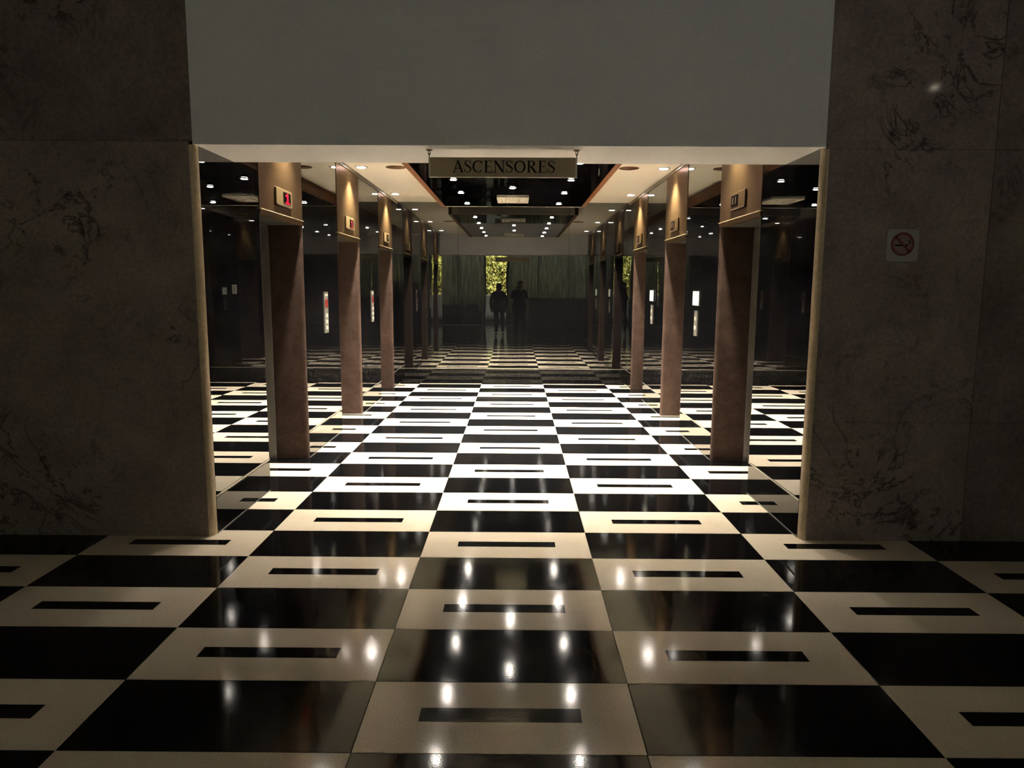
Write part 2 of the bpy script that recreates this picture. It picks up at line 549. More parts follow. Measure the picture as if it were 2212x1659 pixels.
# ------------------------------------------------------------------ elevators
PH = ('nearest the entrance', 'between the two others', 'farthest, beside the end wall')
def elevator(s, i):
    y0, y1 = REC[i]
    yc = (y0 + y1) / 2
    side = 'left' if s < 0 else 'right'
    extra = {(-1, 0): ', bright red digit on its header', (-1, 1): ', dim red digit on its header'}.get((s, i), '')
    t = thing('elevator', 'elevator of the %s wall %s%s' % (side, PH[i], extra), 'elevator', (s * (XW + 0.15), yc, 0), 'elevators along the black lobby')
    r = 0.030
    for yj, d in ((y1, 1), (y0, -1)):
        poly = [(s * 2.20, yj), (s * 2.20, yj + d * J)]
        poly.append((s * (XW + 0.046), yj + d * J))
        for k in range(7):
            a = math.pi / 2 * k / 6
            poly.append((s * (XW + r - r * math.cos(a)), yj + d * (r - r * math.sin(a))) )
        ob = MB().prism(poly, 0, ZH).build('jamb', M['jamb'], t)
        smooth_by_angle(ob, 40)
        MB().box(s * 2.125, s * 2.215, yj - d * 0.012, yj, 0, ZH - 0.012).build('door_frame', M['steel'], t)
    MB().box(s * 2.125, s * 2.215, y0 + 0.012, y1 - 0.012, ZH - 0.012, ZH).build('frame_head', M['steel'], t)
    for a, b in ((y0, yc - 0.002), (yc + 0.002, y1)):
        d = MB().box(s * 2.23, s * 2.26, a, b, 0.004, ZH, bev=0.003).build('door_leaf', M['steel_dark'], t)
    MB().box(s * 2.19, s * 2.30, y0, y1, 0.0, 0.0035).build('sill', M['steel'], t)
    # header panel with its lower moulding
    MB().box(s * (XW - 0.004), s * (XW + 0.045), y0 - J, y1 + J, ZH + 0.04, 2.842, bev=0.002).build('header_panel', M['bronze'], t)
    MB().box(s * (XW - 0.007), s * (XW + 0.045), y0 - J, y1 + J, ZH, ZH + 0.034, bev=0.002).build('header_moulding', M['bronze'], t)
    MB().box(s * (XW - 0.016), s * (XW + 0.045), y0 - J, y1 + J, ZH + 0.034, ZH + 0.040, bev=0.001).build('header_bead', M['brass_bright'], t)
    # floor indicator
    ya, yb = yc - 0.19, yc + 0.21
    za, zb = 2.195, 2.325
    xf = XW - 0.004
    ind = MB().box(s * (xf - 0.014), s * xf, ya, yb, za, zb, bev=0.003).build('floor_indicator', M['brass' if s < 0 else 'bronze'], t)
    MB().box(s * (xf - 0.017), s * (xf - 0.013), yc - 0.02, yc + 0.16, za + 0.025, zb - 0.02).build('display', M['display'], ind)
    MB().box(s * (xf - 0.022), s * (xf - 0.013), ya - 0.01, yb - 0.05, za - 0.006, za + 0.002).build('lower_edge', M['bronze_dark'], ind)
    if s < 0 and i < 2:
        # digit made of bars: a one with a flag and a foot
        d = MB()
        yd, zd, x0, x1 = yc + 0.075, 2.258, s * (xf - 0.0195), s * (xf - 0.0165)
        d.box(x0, x1, yd - 0.016, yd + 0.016, zd - 0.042, zd + 0.042)
        d.box(x0, x1, yd - 0.05, yd - 0.016, zd + 0.014, zd + 0.028)
        d.box(x0, x1, yd - 0.05, yd + 0.05, zd - 0.042, zd - 0.028)
        d.build('digit', M['red_led' if i == 0 else 'red_led_dim'], ind)
    else:
        for q in (-0.04, 0.03):
            MB().box(s * (xf - 0.0195), s * (xf - 0.0165), yc + 0.07 + q, yc + 0.085 + q, za + 0.04, zb - 0.035).build('unlit_digit', M['bronze_dark'], ind)
    return t
for s in (-1, 1):
    for i in range(3):
        elevator(s, i)

# ------------------------------------------------------------------ black ceiling panel with wooden frame
PX, PY0, PY1 = 1.075, 3.45, 8.83
t = thing('ceiling_panel', 'long black glass panel hung below the cream lobby ceiling, framed in red-brown wood', 'ceiling panel', (0, (PY0 + PY1) / 2, ZC))
MB().box(-PX + 0.06, PX - 0.06, PY0 + 0.06, PY1 - 0.06, ZP, ZC, bev=0.001).build('black_glass', M['panel_glass'], t)
for x0, x1 in ((-PX, -PX + 0.06), (PX - 0.06, PX)):
    MB().box(x0, x1, PY0, PY1, ZP - 0.004, ZC, bev=0.002).build('frame_board', M['wood'], t)
for y0, y1 in ((PY0, PY0 + 0.06), (PY1 - 0.06, PY1)):
    MB().box(-PX + 0.06, PX - 0.06, y0, y1, ZP, ZC, bev=0.002).build('end_fascia', M['cream_paint'], t)

# ------------------------------------------------------------------ lamps
def spot(parent, loc, power, angle, blend, radius=0.03, color=WARM, aim=None):
    ld = bpy.data.lights.new('lamp', 'SPOT')
    ld.energy = power
    ld.color = color
    ld.spot_size = math.radians(angle)
    ld.spot_blend = blend
    ld.shadow_soft_size = radius
    lo = bpy.data.objects.new('lamp', ld)
    COL.objects.link(lo)
    lo.parent = parent
    lo.location = Vector(loc) - wloc(parent)
    if aim:
        lo.rotation_euler = Vector(aim).to_track_quat('-Z', 'Y').to_euler()
    return lo
def downlight(x, y, z, r, label, group, power, angle, blend, glass='lamp_glass', aim=None):
    t = thing('recessed_downlight', label, 'ceiling light', (x, y, z), group)
    MB().lathe((x, y, z), [(r * 1.45, 0.0), (r * 1.45, -0.004), (r * 1.08, -0.008), (r * 1.0, -0.003), (r * 1.0, 0.0)], 28).build('trim_ring', M['steel'], t, True)
    MB().lathe((x, y, z), [(r, -0.003), (r * .93, -0.010)], 14).build('lamp_glass', M[glass], t, True)
    if power:
        spot(t, (x, y, z - 0.05), power, angle, blend, aim=aim, color=(1.0, 0.95, 0.9) if glass == 'hall_glass' else WARM)
    return t
ORD = ('nearest', 'second', 'third', 'fourth', 'farthest')
for s in (-1, 1):
    side = 'left' if s < 0 else 'right'
    for i, (a, b) in enumerate(REC):
        y = (a + b) / 2 + 0.06
        downlight(s * 1.690, y, ZC, 0.050, 'round downlight in cream ceiling above the %s elevator of the %s wall' % (('nearest', 'middle', 'farthest')[i], side), 'wall washers above the elevators', P_WASH * (0.5, 1.1, 1.1)[i], 104, 1.0, 'wash_glass')
    for i, y in enumerate((3.85, 4.93, 6.05, 7.18, 8.36)):
        downlight(s * 0.66, y, ZP, 0.033, 'small bright downlight in %s row of black ceiling panel, %s from the entrance' % (side, ORD[i]), 'downlights in the black ceiling panel', P_PANEL * (0.4 if i == 0 else 1.0), 106, 1.0)
for i, y in enumerate((5.42, 6.70)):
    downlight(0.0, y, ZP, 0.033, 'small downlight on middle line of black ceiling panel, %s' % ('nearer the entrance' if i == 0 else 'nearer the end wall'), 'downlights in the black ceiling panel', P_PANEL, 106, 1.0)

# brown unlit openings near the panel frame
for s in (-1, 1):
    for i, y in enumerate((6.06,)):
        side = 'left' if s < 0 else 'right'
        t = thing('ceiling_speaker', 'round brown unlit ceiling opening just %s of the black panel' % side, 'ceiling fixture', (s * 1.305, y, ZC), 'brown round fixtures beside the black panel')
        MB().lathe((s * 1.305, y, ZC), [(0.112, 0), (0.112, -0.004), (0.098, -0.007), (0.096, 0.0)], 32).build('rim', M['wood'], t, True)
        MB().lathe((s * 1.305, y, ZC), [(0.096, -0.004), (0.06, -0.001), (0.03, -0.002), (0.002, -0.006)], 32).build('cone', M['brown_cone'], t, True)

# square air vents in the black panel
for i, (y, lab) in enumerate(((7.88, 'pale square air vent in the black ceiling panel, nearer the end wall'), (4.25, 'pale square air vent in the black ceiling panel, nearer the entrance'))):
    t = thing('ceiling_vent', lab, 'vent', (0, y, ZP), 'air vents in the black ceiling panel')
    for k, (hx, hy, w, dz) in enumerate(((0.215, 0.30, 0.06, 0.020), (0.152, 0.237, 0.055, 0.013), (0.094, 0.179, 0.035, 0.020))):
        b = MB()
        b.box(-hx, hx, y - hy, y - hy + w, ZP - dz, ZP, bev=0.004)
        b.box(-hx, hx, y + hy - w, y + hy, ZP - dz, ZP, bev=0.004)
        b.box(-hx, -hx + w, y - hy + w, y + hy - w, ZP - dz, ZP, bev=0.004)
        b.box(hx - w, hx, y - hy + w, y + hy - w, ZP - dz, ZP, bev=0.004)
        b.build('vent_frame', M['white_metal'], t)
    MB().box(-0.058, 0.058, y - 0.143, y + 0.143, ZP - 0.006, ZP).build('vent_core', M['white_metal'], t)

# ------------------------------------------------------------------ hanging sign ASCENSORES
SX0, SX1, SZ0, SZ1, SY = -0.482, 0.412, 2.214, 2.330, 2.22
t = thing('hanging_sign', 'long smoked sign lettered ASCENSORES hanging from the cream soffit over the entrance', 'sign', ((SX0 + SX1) / 2, SY, SZ0))
MB().box(SX0 + 0.012, SX1 - 0.012, SY, SY + 0.022, SZ0 + 0.004, SZ1, bev=0.001).build('board', M['sign'], t)
MB().box(SX0, SX0 + 0.012, SY, SY + 0.022, SZ0, SZ1, bev=0.001).build('end_edge', M['sign_edge'], t)
MB().box(SX1 - 0.012, SX1, SY, SY + 0.022, SZ0, SZ1, bev=0.001).build('end_edge', M['sign_edge'], t)
MB().box(SX0 + 0.012, SX1 - 0.012, SY - 0.001, SY + 0.022, SZ0, SZ0 + 0.004).build('lower_edge', M['sign_edge'], t)
for x in (SX0 + 0.004, SX1 - 0.004):
    yy = SY + 0.011
    h = MB()
    h.lathe((x, yy, ZS), [(0.019, 0), (0.019, -0.005), (0.008, -0.009), (0.004, -0.009)], 12)
    h.build('ceiling_hook', M['bronze_dark'], t)
    for k, zc in enumerate((ZS - 0.017, ZS - 0.034)):
        pts = []
        for q in range(14):
            a = 2 * math.pi * q / 14
            u, w = 0.0065 * math.cos(a), 0.0125 * math.sin(a)
            pts.append((x + (u if k == 0 else 0), yy + (0 if k == 0 else u), zc + w))
        MB().tube(pts, 0.0027, 6, True).build('chain_link', M['bronze_dark'], t, True)

def stroke(b, pts, wid, y, th, ox, oz, sc, cap=False):
    """flat calligraphic stroke: polyline with a width per point"""
    P = [Vector((p[0], p[1])) for p in pts]
    n = len(P)
    Lf, Rt = [], []
    for i in range(n):
        a, c = P[max(i - 1, 0)], P[min(i + 1, n - 1)]
        d = (c - a)
        d = d / d.length
        nn = Vector((-d.y, d.x)) * (wid[i] / 2 if isinstance(wid, (list, tuple)) else wid / 2)
        Lf.append(P[i] + nn)
        Rt.append(P[i] - nn)
    v = []
    for yy in (y - th, y):
        for q in Lf + Rt:
            v.append((ox + q.x * sc, yy, oz + q.y * sc))
    f = []
    for i in range(n - 1):
        f.append((i, n + i, n + i + 1, i + 1))
        f.append((2 * n + i, 2 * n + i + 1, 3 * n + i + 1, 3 * n + i))
        f.append((i, i + 1, 2 * n + i + 1, 2 * n + i))
        f.append((n + i, 3 * n + i, 3 * n + i + 1, n + i + 1))
    f.append((0, 2 * n, 3 * n, n))
    f.append((n - 1, 2 * n - 1, 4 * n - 1, 3 * n - 1))
    b.add(v, f)
def arc(cx, cy, rx, ry, a0, a1, n, wt, wk):
    pts, w = [], []
    for i in range(n + 1):
        a = math.radians(a0 + (a1 - a0) * i / n)
        pts.append((cx + rx * math.cos(a), cy + ry * math.sin(a)))
        w.append(wt + (wk - wt) * abs(math.cos(a)) ** 1.5)
    return pts, w
TH, TK, SF = 0.07, 0.175, 0.045
def serif(x0, x1, z):
    return ([(x0, z), (x1, z)], SF)
def catmull(P, n=5):
    out = []
    for i in range(len(P) - 1):
        p0, p1, p2, p3 = P[max(i - 1, 0)], P[i], P[i + 1], P[min(i + 2, len(P) - 1)]
        for k in range(n):
            u = k / n
            out.append(tuple(0.5 * (2 * p1[j] + (p2[j] - p0[j]) * u + (2 * p0[j] - 5 * p1[j] + 4 * p2[j] - p3[j]) * u * u + (3 * p1[j] - p0[j] - 3 * p2[j] + p3[j]) * u ** 3) for j in range(len(p1))))
    out.append(tuple(P[-1]))
    return out
_s = catmull([(.50, .76, .05), (.44, .92, .05), (.27, .975, .05), (.11, .88, .09), (.10, .72, .13), (.24, .575, .155), (.40, .46, .155), (.50, .30, .13), (.45, .11, .09), (.27, .025, .05), (.10, .08, .05), (.04, .25, .05)])
GL = {
    'A': (0.80, [([(.08, 0), (.40, 1)], TH), ([(.37, 1.0), (.72, 0)], TK), ([(.19, .34), (.58, .34)], TH), serif(-.03, .22, .02), serif(.56, .86, .02)]),
    'S': (0.58, [([p[:2] for p in _s], [p[2] for p in _s]), ([(.51, .70), (.51, .97)], .035), ([(.035, .03), (.035, .31)], .035)]),
    'C': (0.80, [arc(.44, .5, .37, .47, 48, 312, 26, TH, TK), ([(.73, .68), (.73, .97)], .04)]),
    'E': (0.68, [([(.18, 0), (.18, 1)], TK), ([(.10, .975), (.58, .975)], .05), ([(.10, .025), (.62, .025)], .05), ([(.18, .51), (.48, .51)], .045), ([(.58, .78), (.58, 1)], .04), ([(.62, 0), (.62, .24)], .04), ([(.47, .40), (.47, .62)], .035), serif(.02, .34, .018), serif(.02, .34, .982)]),
    'N': (0.86, [([(.14, 0), (.14, 1)], TH), ([(.12, .98), (.74, .02)], TK), ([(.74, 0), (.74, 1)], TH), serif(.0, .26, .02), serif(.0, .2, .98), serif(.62, .88, .98)]),
    'O': (0.90, [arc(.45, .5, .37, .47, 0, 360, 36, TH, TK)]),
    'R': (0.80, [([(.18, 0), (.18, 1)], TK), ([(.1, .975), (.36, .975)], .05), arc(.34, .75, .24, .225, 90, -90, 14, .05, TK), ([(.18, .515), (.36, .515)], .05), ([(.34, .52), (.70, .0)], TK), serif(.02, .34, .02), serif(.02, .2, .98), serif(.62, .86, .02)]),
}
word = 'ASCENSORES'
total = sum(GL[ch][0] for ch in word) + 0.06 * (len(word) - 1)
sc = 0.069
sx = (0.279 + 0.336) / (total * sc)
lx = -0.336
for ch in word:
    b = MB()
    for pts, wd in GL[ch][1]:
        stroke(b, [(p[0] * sx, p[1]) for p in pts], wd, SY - 0.0005, 0.0025, lx, 2.242, sc)
    b.build('letter', M['letter'], t)
    lx += (GL[ch][0] + 0.06) * sc * sx

# ------------------------------------------------------------------ no smoking sign
NX, NZ, NY = 2.329, 1.815, YF
t = thing('no_smoking_sign', 'square white no smoking plaque with a red barred circle on the right marble wall', 'sign', (NX, NY, NZ))
pts = []
hw, hh, rr = 0.094, 0.094, 0.018
bm = bmesh.new()
bmesh.ops.create_cube(bm, size=1.0)
for q in bm.verts:
    q.co = Vector((NX + q.co.x * 2 * hw, NY - 0.003 + q.co.y * 0.006, NZ + q.co.z * 2 * hh))
ed = [e for e in bm.edges if abs(e.verts[0].co.y - e.verts[1].co.y) > 1e-4]
bmesh.ops.bevel(bm, geom=ed, offset=rr, segments=4, profile=0.5, affect='EDGES')
MB().bm(bm).build('plaque', M['plaque'], t)
def ring(b, r0, r1, y0, y1, n=40):
    v, f = [], []
    for r in (r0, r1):
        for y in (y0, y1):
            for k in range(n):
                a = 2 * math.pi * k / n
                v.append((NX + r * math.cos(a), y, NZ + 0.008 + r * math.sin(a)))
    for k in range(n):
        j = (k + 1) % n
        f += [(k, j, 2 * n + j, 2 * n + k), (n + k, 3 * n + k, 3 * n + j, n + j), (k, n + k, n + j, j), (2 * n + k, 2 * n + j, 3 * n + j, 3 * n + k)]
    b.add(v, f)
b = MB(); ring(b, 0.0, 0.058, NY - 0.0070, NY - 0.0058)
b.build('disc', M['pinkish'], t)
b = MB(); ring(b, 0.055, 0.069, NY - 0.0090, NY - 0.0058)
stroke(b, [(-.044, .044), (.044, -.044)], 0.014, NY - 0.0072, 0.0018, NX, NZ + 0.008, 1.0)
b.build('red_ring', M['red'], t)
b = MB().box(NX - 0.046, NX + 0.030, NY - 0.0078, NY - 0.0070, NZ - 0.004, NZ + 0.006)
b.build('cigarette', M['letter'], t)
b = MB()
stroke(b, catmull([(.034, .004), (.045, .012), (.036, .022), (.046, .032)]), 0.005, NY - 0.0070, 0.0008, NX, NZ + 0.004, 1.0)
b.build('smoke', M['letter'], t)

# ------------------------------------------------------------------ call stations between the elevators
for s in (-1, 1):
    for i, y in enumerate((4.905, 7.23)):
        which = 'between nearest and middle elevators' if i == 0 else 'between middle and farthest elevators'
        if s < 0:
            t = thing('call_station', 'tall narrow steel call plate on left black wall %s' % which, 'call panel', (-XW, y, 1.30), 'call plates on the left wall')
            MB().box(-XW + 0.008, -XW, y - 0.07, y + 0.07, 1.10, 1.505, bev=0.002).build('plate', M['plate_steel'], t)
            d = MB()
            d.box(-XW + 0.010, -XW + 0.007, y - 0.045, y + 0.045, 1.35, 1.43)
            d.build('red_display', M['red_led_dim'], t)
            for k in range(3):
                z = 1.15 + 0.06 * k
                MB().box(-XW + 0.012, -XW + 0.007, y - 0.035, y + 0.035, z - 0.018, z + 0.018, bev=0.003).build('button', M['button'], t)
            MB().box(-XW + 0.011, -XW + 0.007, y - 0.05, y + 0.05, 1.46, 1.485, bev=0.002).build('label_strip', M['button'], t)
        else:
            t = thing('lit_screen', 'small glowing cream screen on right black wall %s' % which, 'screen', (XW, y, 1.46), 'glowing screens on the right wall')
            MB().box(XW - 0.012, XW, y - 0.125, y + 0.125, 1.385, 1.535, bev=0.002).build('housing', M['steel_dark'], t)
            MB().box(XW - 0.014, XW - 0.011, y - 0.115, y + 0.115, 1.393, 1.527).build('display', M['screen'], t)
            t = thing('call_station', 'grey call plate below glowing screen on right wall %s' % which, 'call panel', (XW, y, 1.2), 'call plates on the right wall')
            MB().box(XW - 0.008, XW, y - 0.06, y + 0.06, 1.09, 1.34, bev=0.002).build('plate', M['plate_steel'], t)
            for k in range(2):
                z = 1.17 + 0.09 * k
                MB().box(XW - 0.012, XW - 0.007, y - 0.03, y + 0.03, z - 0.02, z + 0.02, bev=0.003).build('button', M['button'], t)
t = thing('light_switch', 'small grey switch plate on the left black wall before the nearest elevator', 'switch', (-XW, 2.59, 1.535))
MB().box(-XW + 0.006, -XW, 2.55, 2.63, 1.505, 1.565, bev=0.002).build('plate', M['grey_plate'], t)
MB().box(-XW + 0.010, -XW + 0.005, 2.575, 2.605, 1.518, 1.552, bev=0.002).build('rocker', M['grey_plate'], t)

# ------------------------------------------------------------------ front hall behind the camera (seen in the black mirrors)
struct(MB().box(-LX - 0.2, -LX, LY, YF + 0.2, 0, LZ).build('wall_hall_left', M['marble']))
struct(MB().box(LX, LX + 0.2, LY, YF + 0.2, 0, LZ).build('wall_hall_right', M['marble']))
struct(MB().box(-LX, -3.6, LY - 0.2, LY, 0, LZ).box(3.6, LX, LY - 0.2, LY, 0, LZ).box(-3.6, 3.6, LY - 0.2, LY, 3.1, LZ).build('wall_hall_rear', M['marble']))
# window wall
win = struct(MB().box(-3.6, 3.6, LY - 0.14, LY - 0.06, 0.0, 0.06).box(-3.6, 3.6, LY - 0.14, LY - 0.06, 3.04, 3.1).build('window_1', M['frame_alu']))
xs = [-3.6, -2.3, -1.22, -0.26, 1.0, 2.3, 3.6]
for x in xs:
    MB().box(max(x - 0.03, -3.6), min(x + 0.03, 3.6), LY - 0.14, LY - 0.06, 0.06, 3.04).build('mullion', M['frame_alu'], win)
for a, b in zip(xs, xs[1:]):
    MB().box(a + 0.03, b - 0.03, LY - 0.104, LY - 0.096, 0.06, 3.04).build('pane', M['glass'], win)
for x in (-1.20, -0.29):
    MB().box(x - 0.035, x + 0.035, LY + 0.17, LY + 0.24, 0.0, 3.1, bev=0.004).build('door_post', M['frame_alu'], win)
MB().box(-2.6, -1.235, LY + 0.18, LY + 0.22, 0.34, 0.40, bev=0.004).build('door_rail', M['frame_alu'], win)
MB().box(0.6, 2.6, LY + 0.18, LY + 0.22, 0.34, 0.40, bev=0.004).build('door_rail', M['frame_alu'], win)
t = tag(MB().box(-5.5, 4.5, -11.2, -11.0, -0.02, 1.22, bev=0.02).build('garden_wall', M['void']), 'low dark garden wall in front of the sunlit hedge', 'garden wall')
# sheer curtains, one per bay, open at the third bay
NM = ('far left', 'second from the left', None, 'just right of the gap', 'second from the right', 'far right')
for n, (a, b) in enumerate(zip(xs, xs[1:])):
    if NM[n] is None:
        continue
    v, f = [], []
    cnt = int((b - a) / 0.02)
    for k in range(cnt + 1):
        x = a + 0.02 + (b - a - 0.04) * k / cnt
        y = LY + 0.10 + 0.035 * math.sin(k * 0.85 + n) + 0.012 * math.sin(k * 0.31 + 2 * n)
        for z in (0.03, 1.5, 3.05):
            v.append((x, y + (0.01 * math.sin(k * 1.7) if z < 2 else 0), z))
    for k in range(cnt):
        for j in range(2):
            f.append((3 * k + j, 3 * k + 3 + j, 3 * k + 4 + j, 3 * k + 1 + j))
    o = MB().add(v, f).build('sheer_curtain', M['curtain'], None, True)
    tag(o, 'grey sheer curtain at the reflected hall window, %s' % NM[n], 'curtain', 'sheer curtains at the hall window')
o = MB().tube([(-3.58, LY + 0.10, 3.07), (3.58, LY + 0.10, 3.07)], 0.012, 8).build('curtain_rail', M['steel'])
tag(o, 'thin steel rail carrying the grey sheer curtains', 'curtain rail')
# ground and hedge outside
struct(MB().box(-9, 9, -16, LY - 0.2, -0.2, -0.02).build('ground', M['soil']))
hv, hf = [], []
for k in range(12000):
    x = random.uniform(-6.0, 5.0)
    z = random.uniform(0.0, 3.4)
    y = -12.0 + random.uniform(-0.25, 0.25) + 0.15 * math.sin(x * 5 + z * 4)
    c = Vector((x, y, z))
    a = Vector((random.uniform(-1, 1), random.uniform(-1, 1), random.uniform(-1, 1))).normalized()
    d = a.cross(Vector((random.uniform(-1, 1), random.uniform(-1, 1), 1))).normalized()
    l, w = random.uniform(0.05, 0.09), random.uniform(0.02, 0.035)
    n0 = len(hv)
    hv += [c - a * l, c + d * w, c + a * l, c - d * w]
    hf.append((n0, n0 + 1, n0 + 2, n0 + 3))
hb = MB().add(hv, hf)
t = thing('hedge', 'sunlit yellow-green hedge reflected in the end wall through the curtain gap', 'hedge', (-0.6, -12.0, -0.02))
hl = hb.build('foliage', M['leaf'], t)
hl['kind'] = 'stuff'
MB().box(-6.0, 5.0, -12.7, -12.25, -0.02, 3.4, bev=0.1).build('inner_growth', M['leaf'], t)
st = MB()
for k in range(24):
    x = -5.9 + 0.45 * k
    st = MB().tube([(x, -12.0, -0.02), (x + 0.05, -12.02, 1.2), (x - 0.03, -12.0, 2.9)], [0.03, 0.022, 0.01], 7)
    st.build('stem', M['wood'], t)
sun = bpy.data.lights.new('sun', 'SUN')
sun.energy = 195.0
sun.angle = math.radians(2)
sun.color = (1.0, 0.93, 0.70)
so = bpy.data.objects.new('sun', sun)
COL.objects.link(so)
so.rotation_euler = Vector((0.30, -0.42, -0.9)).to_track_quat('-Z', 'Y').to_euler()

# counter and sofas of the hall
t = thing('reception_counter', 'long dark reception counter with a pale stone top at the right of the hall', 'counter', (1.75, -7.6, 0))
MB().box(0.55, 3.0, -7.85, -7.35, 0.08, 1.12, bev=0.006).build('body', M['counter'], t)
MB().box(0.60, 2.95, -7.80, -7.40, 0.0, 0.08).build('plinth', M['void'], t)
MB().box(0.50, 3.05, -7.90, -7.28, 1.12, 1.16, bev=0.006).build('worktop', M['counter_top'], t)
for k in range(4):
    MB().box(0.60 + 0.6 * k, 1.15 + 0.6 * k, -7.35, -7.338, 0.14, 1.06, bev=0.003).build('front_panel', M['counter'], t)
def sofa(x, y, w, label):
    t = thing('sofa', label, 'sofa', (x, y, 0), 'dark sofas in the hall')
    MB().box(x - w / 2, x + w / 2, y - 0.42, y + 0.42, 0.10, 0.30, bev=0.02).build('base', M['sofa'], t)
    n = max(2, round(w / 0.75))
    cw = (w - 0.36) / n
    for k in range(n):
        a = x - w / 2 + 0.18 + k * cw
        MB().box(a + 0.005, a + cw - 0.005, y - 0.22, y + 0.42, 0.30, 0.45, bev=0.03).build('seat_cushion', M['sofa'], t)
        MB().box(a + 0.005, a + cw - 0.005, y - 0.36, y - 0.18, 0.45, 0.86, bev=0.04).build('back_cushion', M['sofa'], t)
    MB().box(x - w / 2 + 0.18, x + w / 2 - 0.18, y - 0.42, y - 0.34, 0.30, 0.84, bev=0.02).build('backrest', M['sofa'], t)
    for q in (-1, 1):
        MB().box(x + q * (w / 2 - 0.18), x + q * w / 2, y - 0.42, y + 0.42, 0.30, 0.62, bev=0.03).build('armrest', M['sofa'], t)
        for yy in (y - 0.36, y + 0.36):
            MB().lathe((x + q * (w / 2 - 0.08), yy, 0), [(0.02, 0), (0.03, 0.10)], 10).build('leg', M['steel'], t)
sofa(-2.3, -7.5, 2.1, 'dark leather sofa left of the curtain gap in the hall')

# hall ceiling: lamps added to brighten the front wall, then the one that glints
for n, (x, y) in enumerate(((-3.0, -4.3), (0.0, -4.3), (3.1, -4.3))):
    downlight(x, y, LZ, 0.05, 'added fill lamp in the tall hall ceiling, %s, brightening the front wall' % ('left', 'middle', 'right')[n], 'lamps in the hall ceiling', P_HALL_FILL * (0.85, 1.0, 1.5)[n], 64, 1.0, 'hall_glass', (-x * 0.1, 6.4, -1.5))
downlight(5.33, -3.1, LZ, 0.03, 'small lamp glinting in the polished right marble wall above the no smoking sign', 'lamps in the hall ceiling', 0, 64, 1.0, 'hall_glass')

# ------------------------------------------------------------------ the two people seen as dark reflections
def skin_mesh(name, V, E, rad, mat, parent, root=0, sub=2):
    me = bpy.data.meshes.new(name)
    off = wloc(parent)
    me.from_pydata([tuple(Vector(p) - off) for p in V], E, [])
    o = bpy.data.objects.new(name, me)
    COL.objects.link(o)
    o.parent = parent
    for m_ in (mat if isinstance(mat, (list, tuple)) else [mat]):
        me.materials.append(m_)
    o.modifiers.new('skin', 'SKIN').use_smooth_shade = True
    layer = me.skin_vertices[0].data if me.skin_vertices else None
    if layer is None:
        bpy.context.view_layer.update()
        layer = me.skin_vertices[0].data
    for i, r in enumerate(rad):
        layer[i].radius = r if isinstance(r, tuple) else (r, r)
        layer[i].use_root = (i == root)
    sb = o.modifiers.new('sub', 'SUBSURF')
    sb.levels = sb.render_levels = sub
    dg = bpy.context.evaluated_depsgraph_get()
    bpy.context.view_layer.update()
    ev = bpy.data.meshes.new_from_object(o.evaluated_get(bpy.context.evaluated_depsgraph_get()))
    o.modifiers.clear()
    o.data = ev
    for p in ev.polygons:
        p.use_smooth = True
    return o

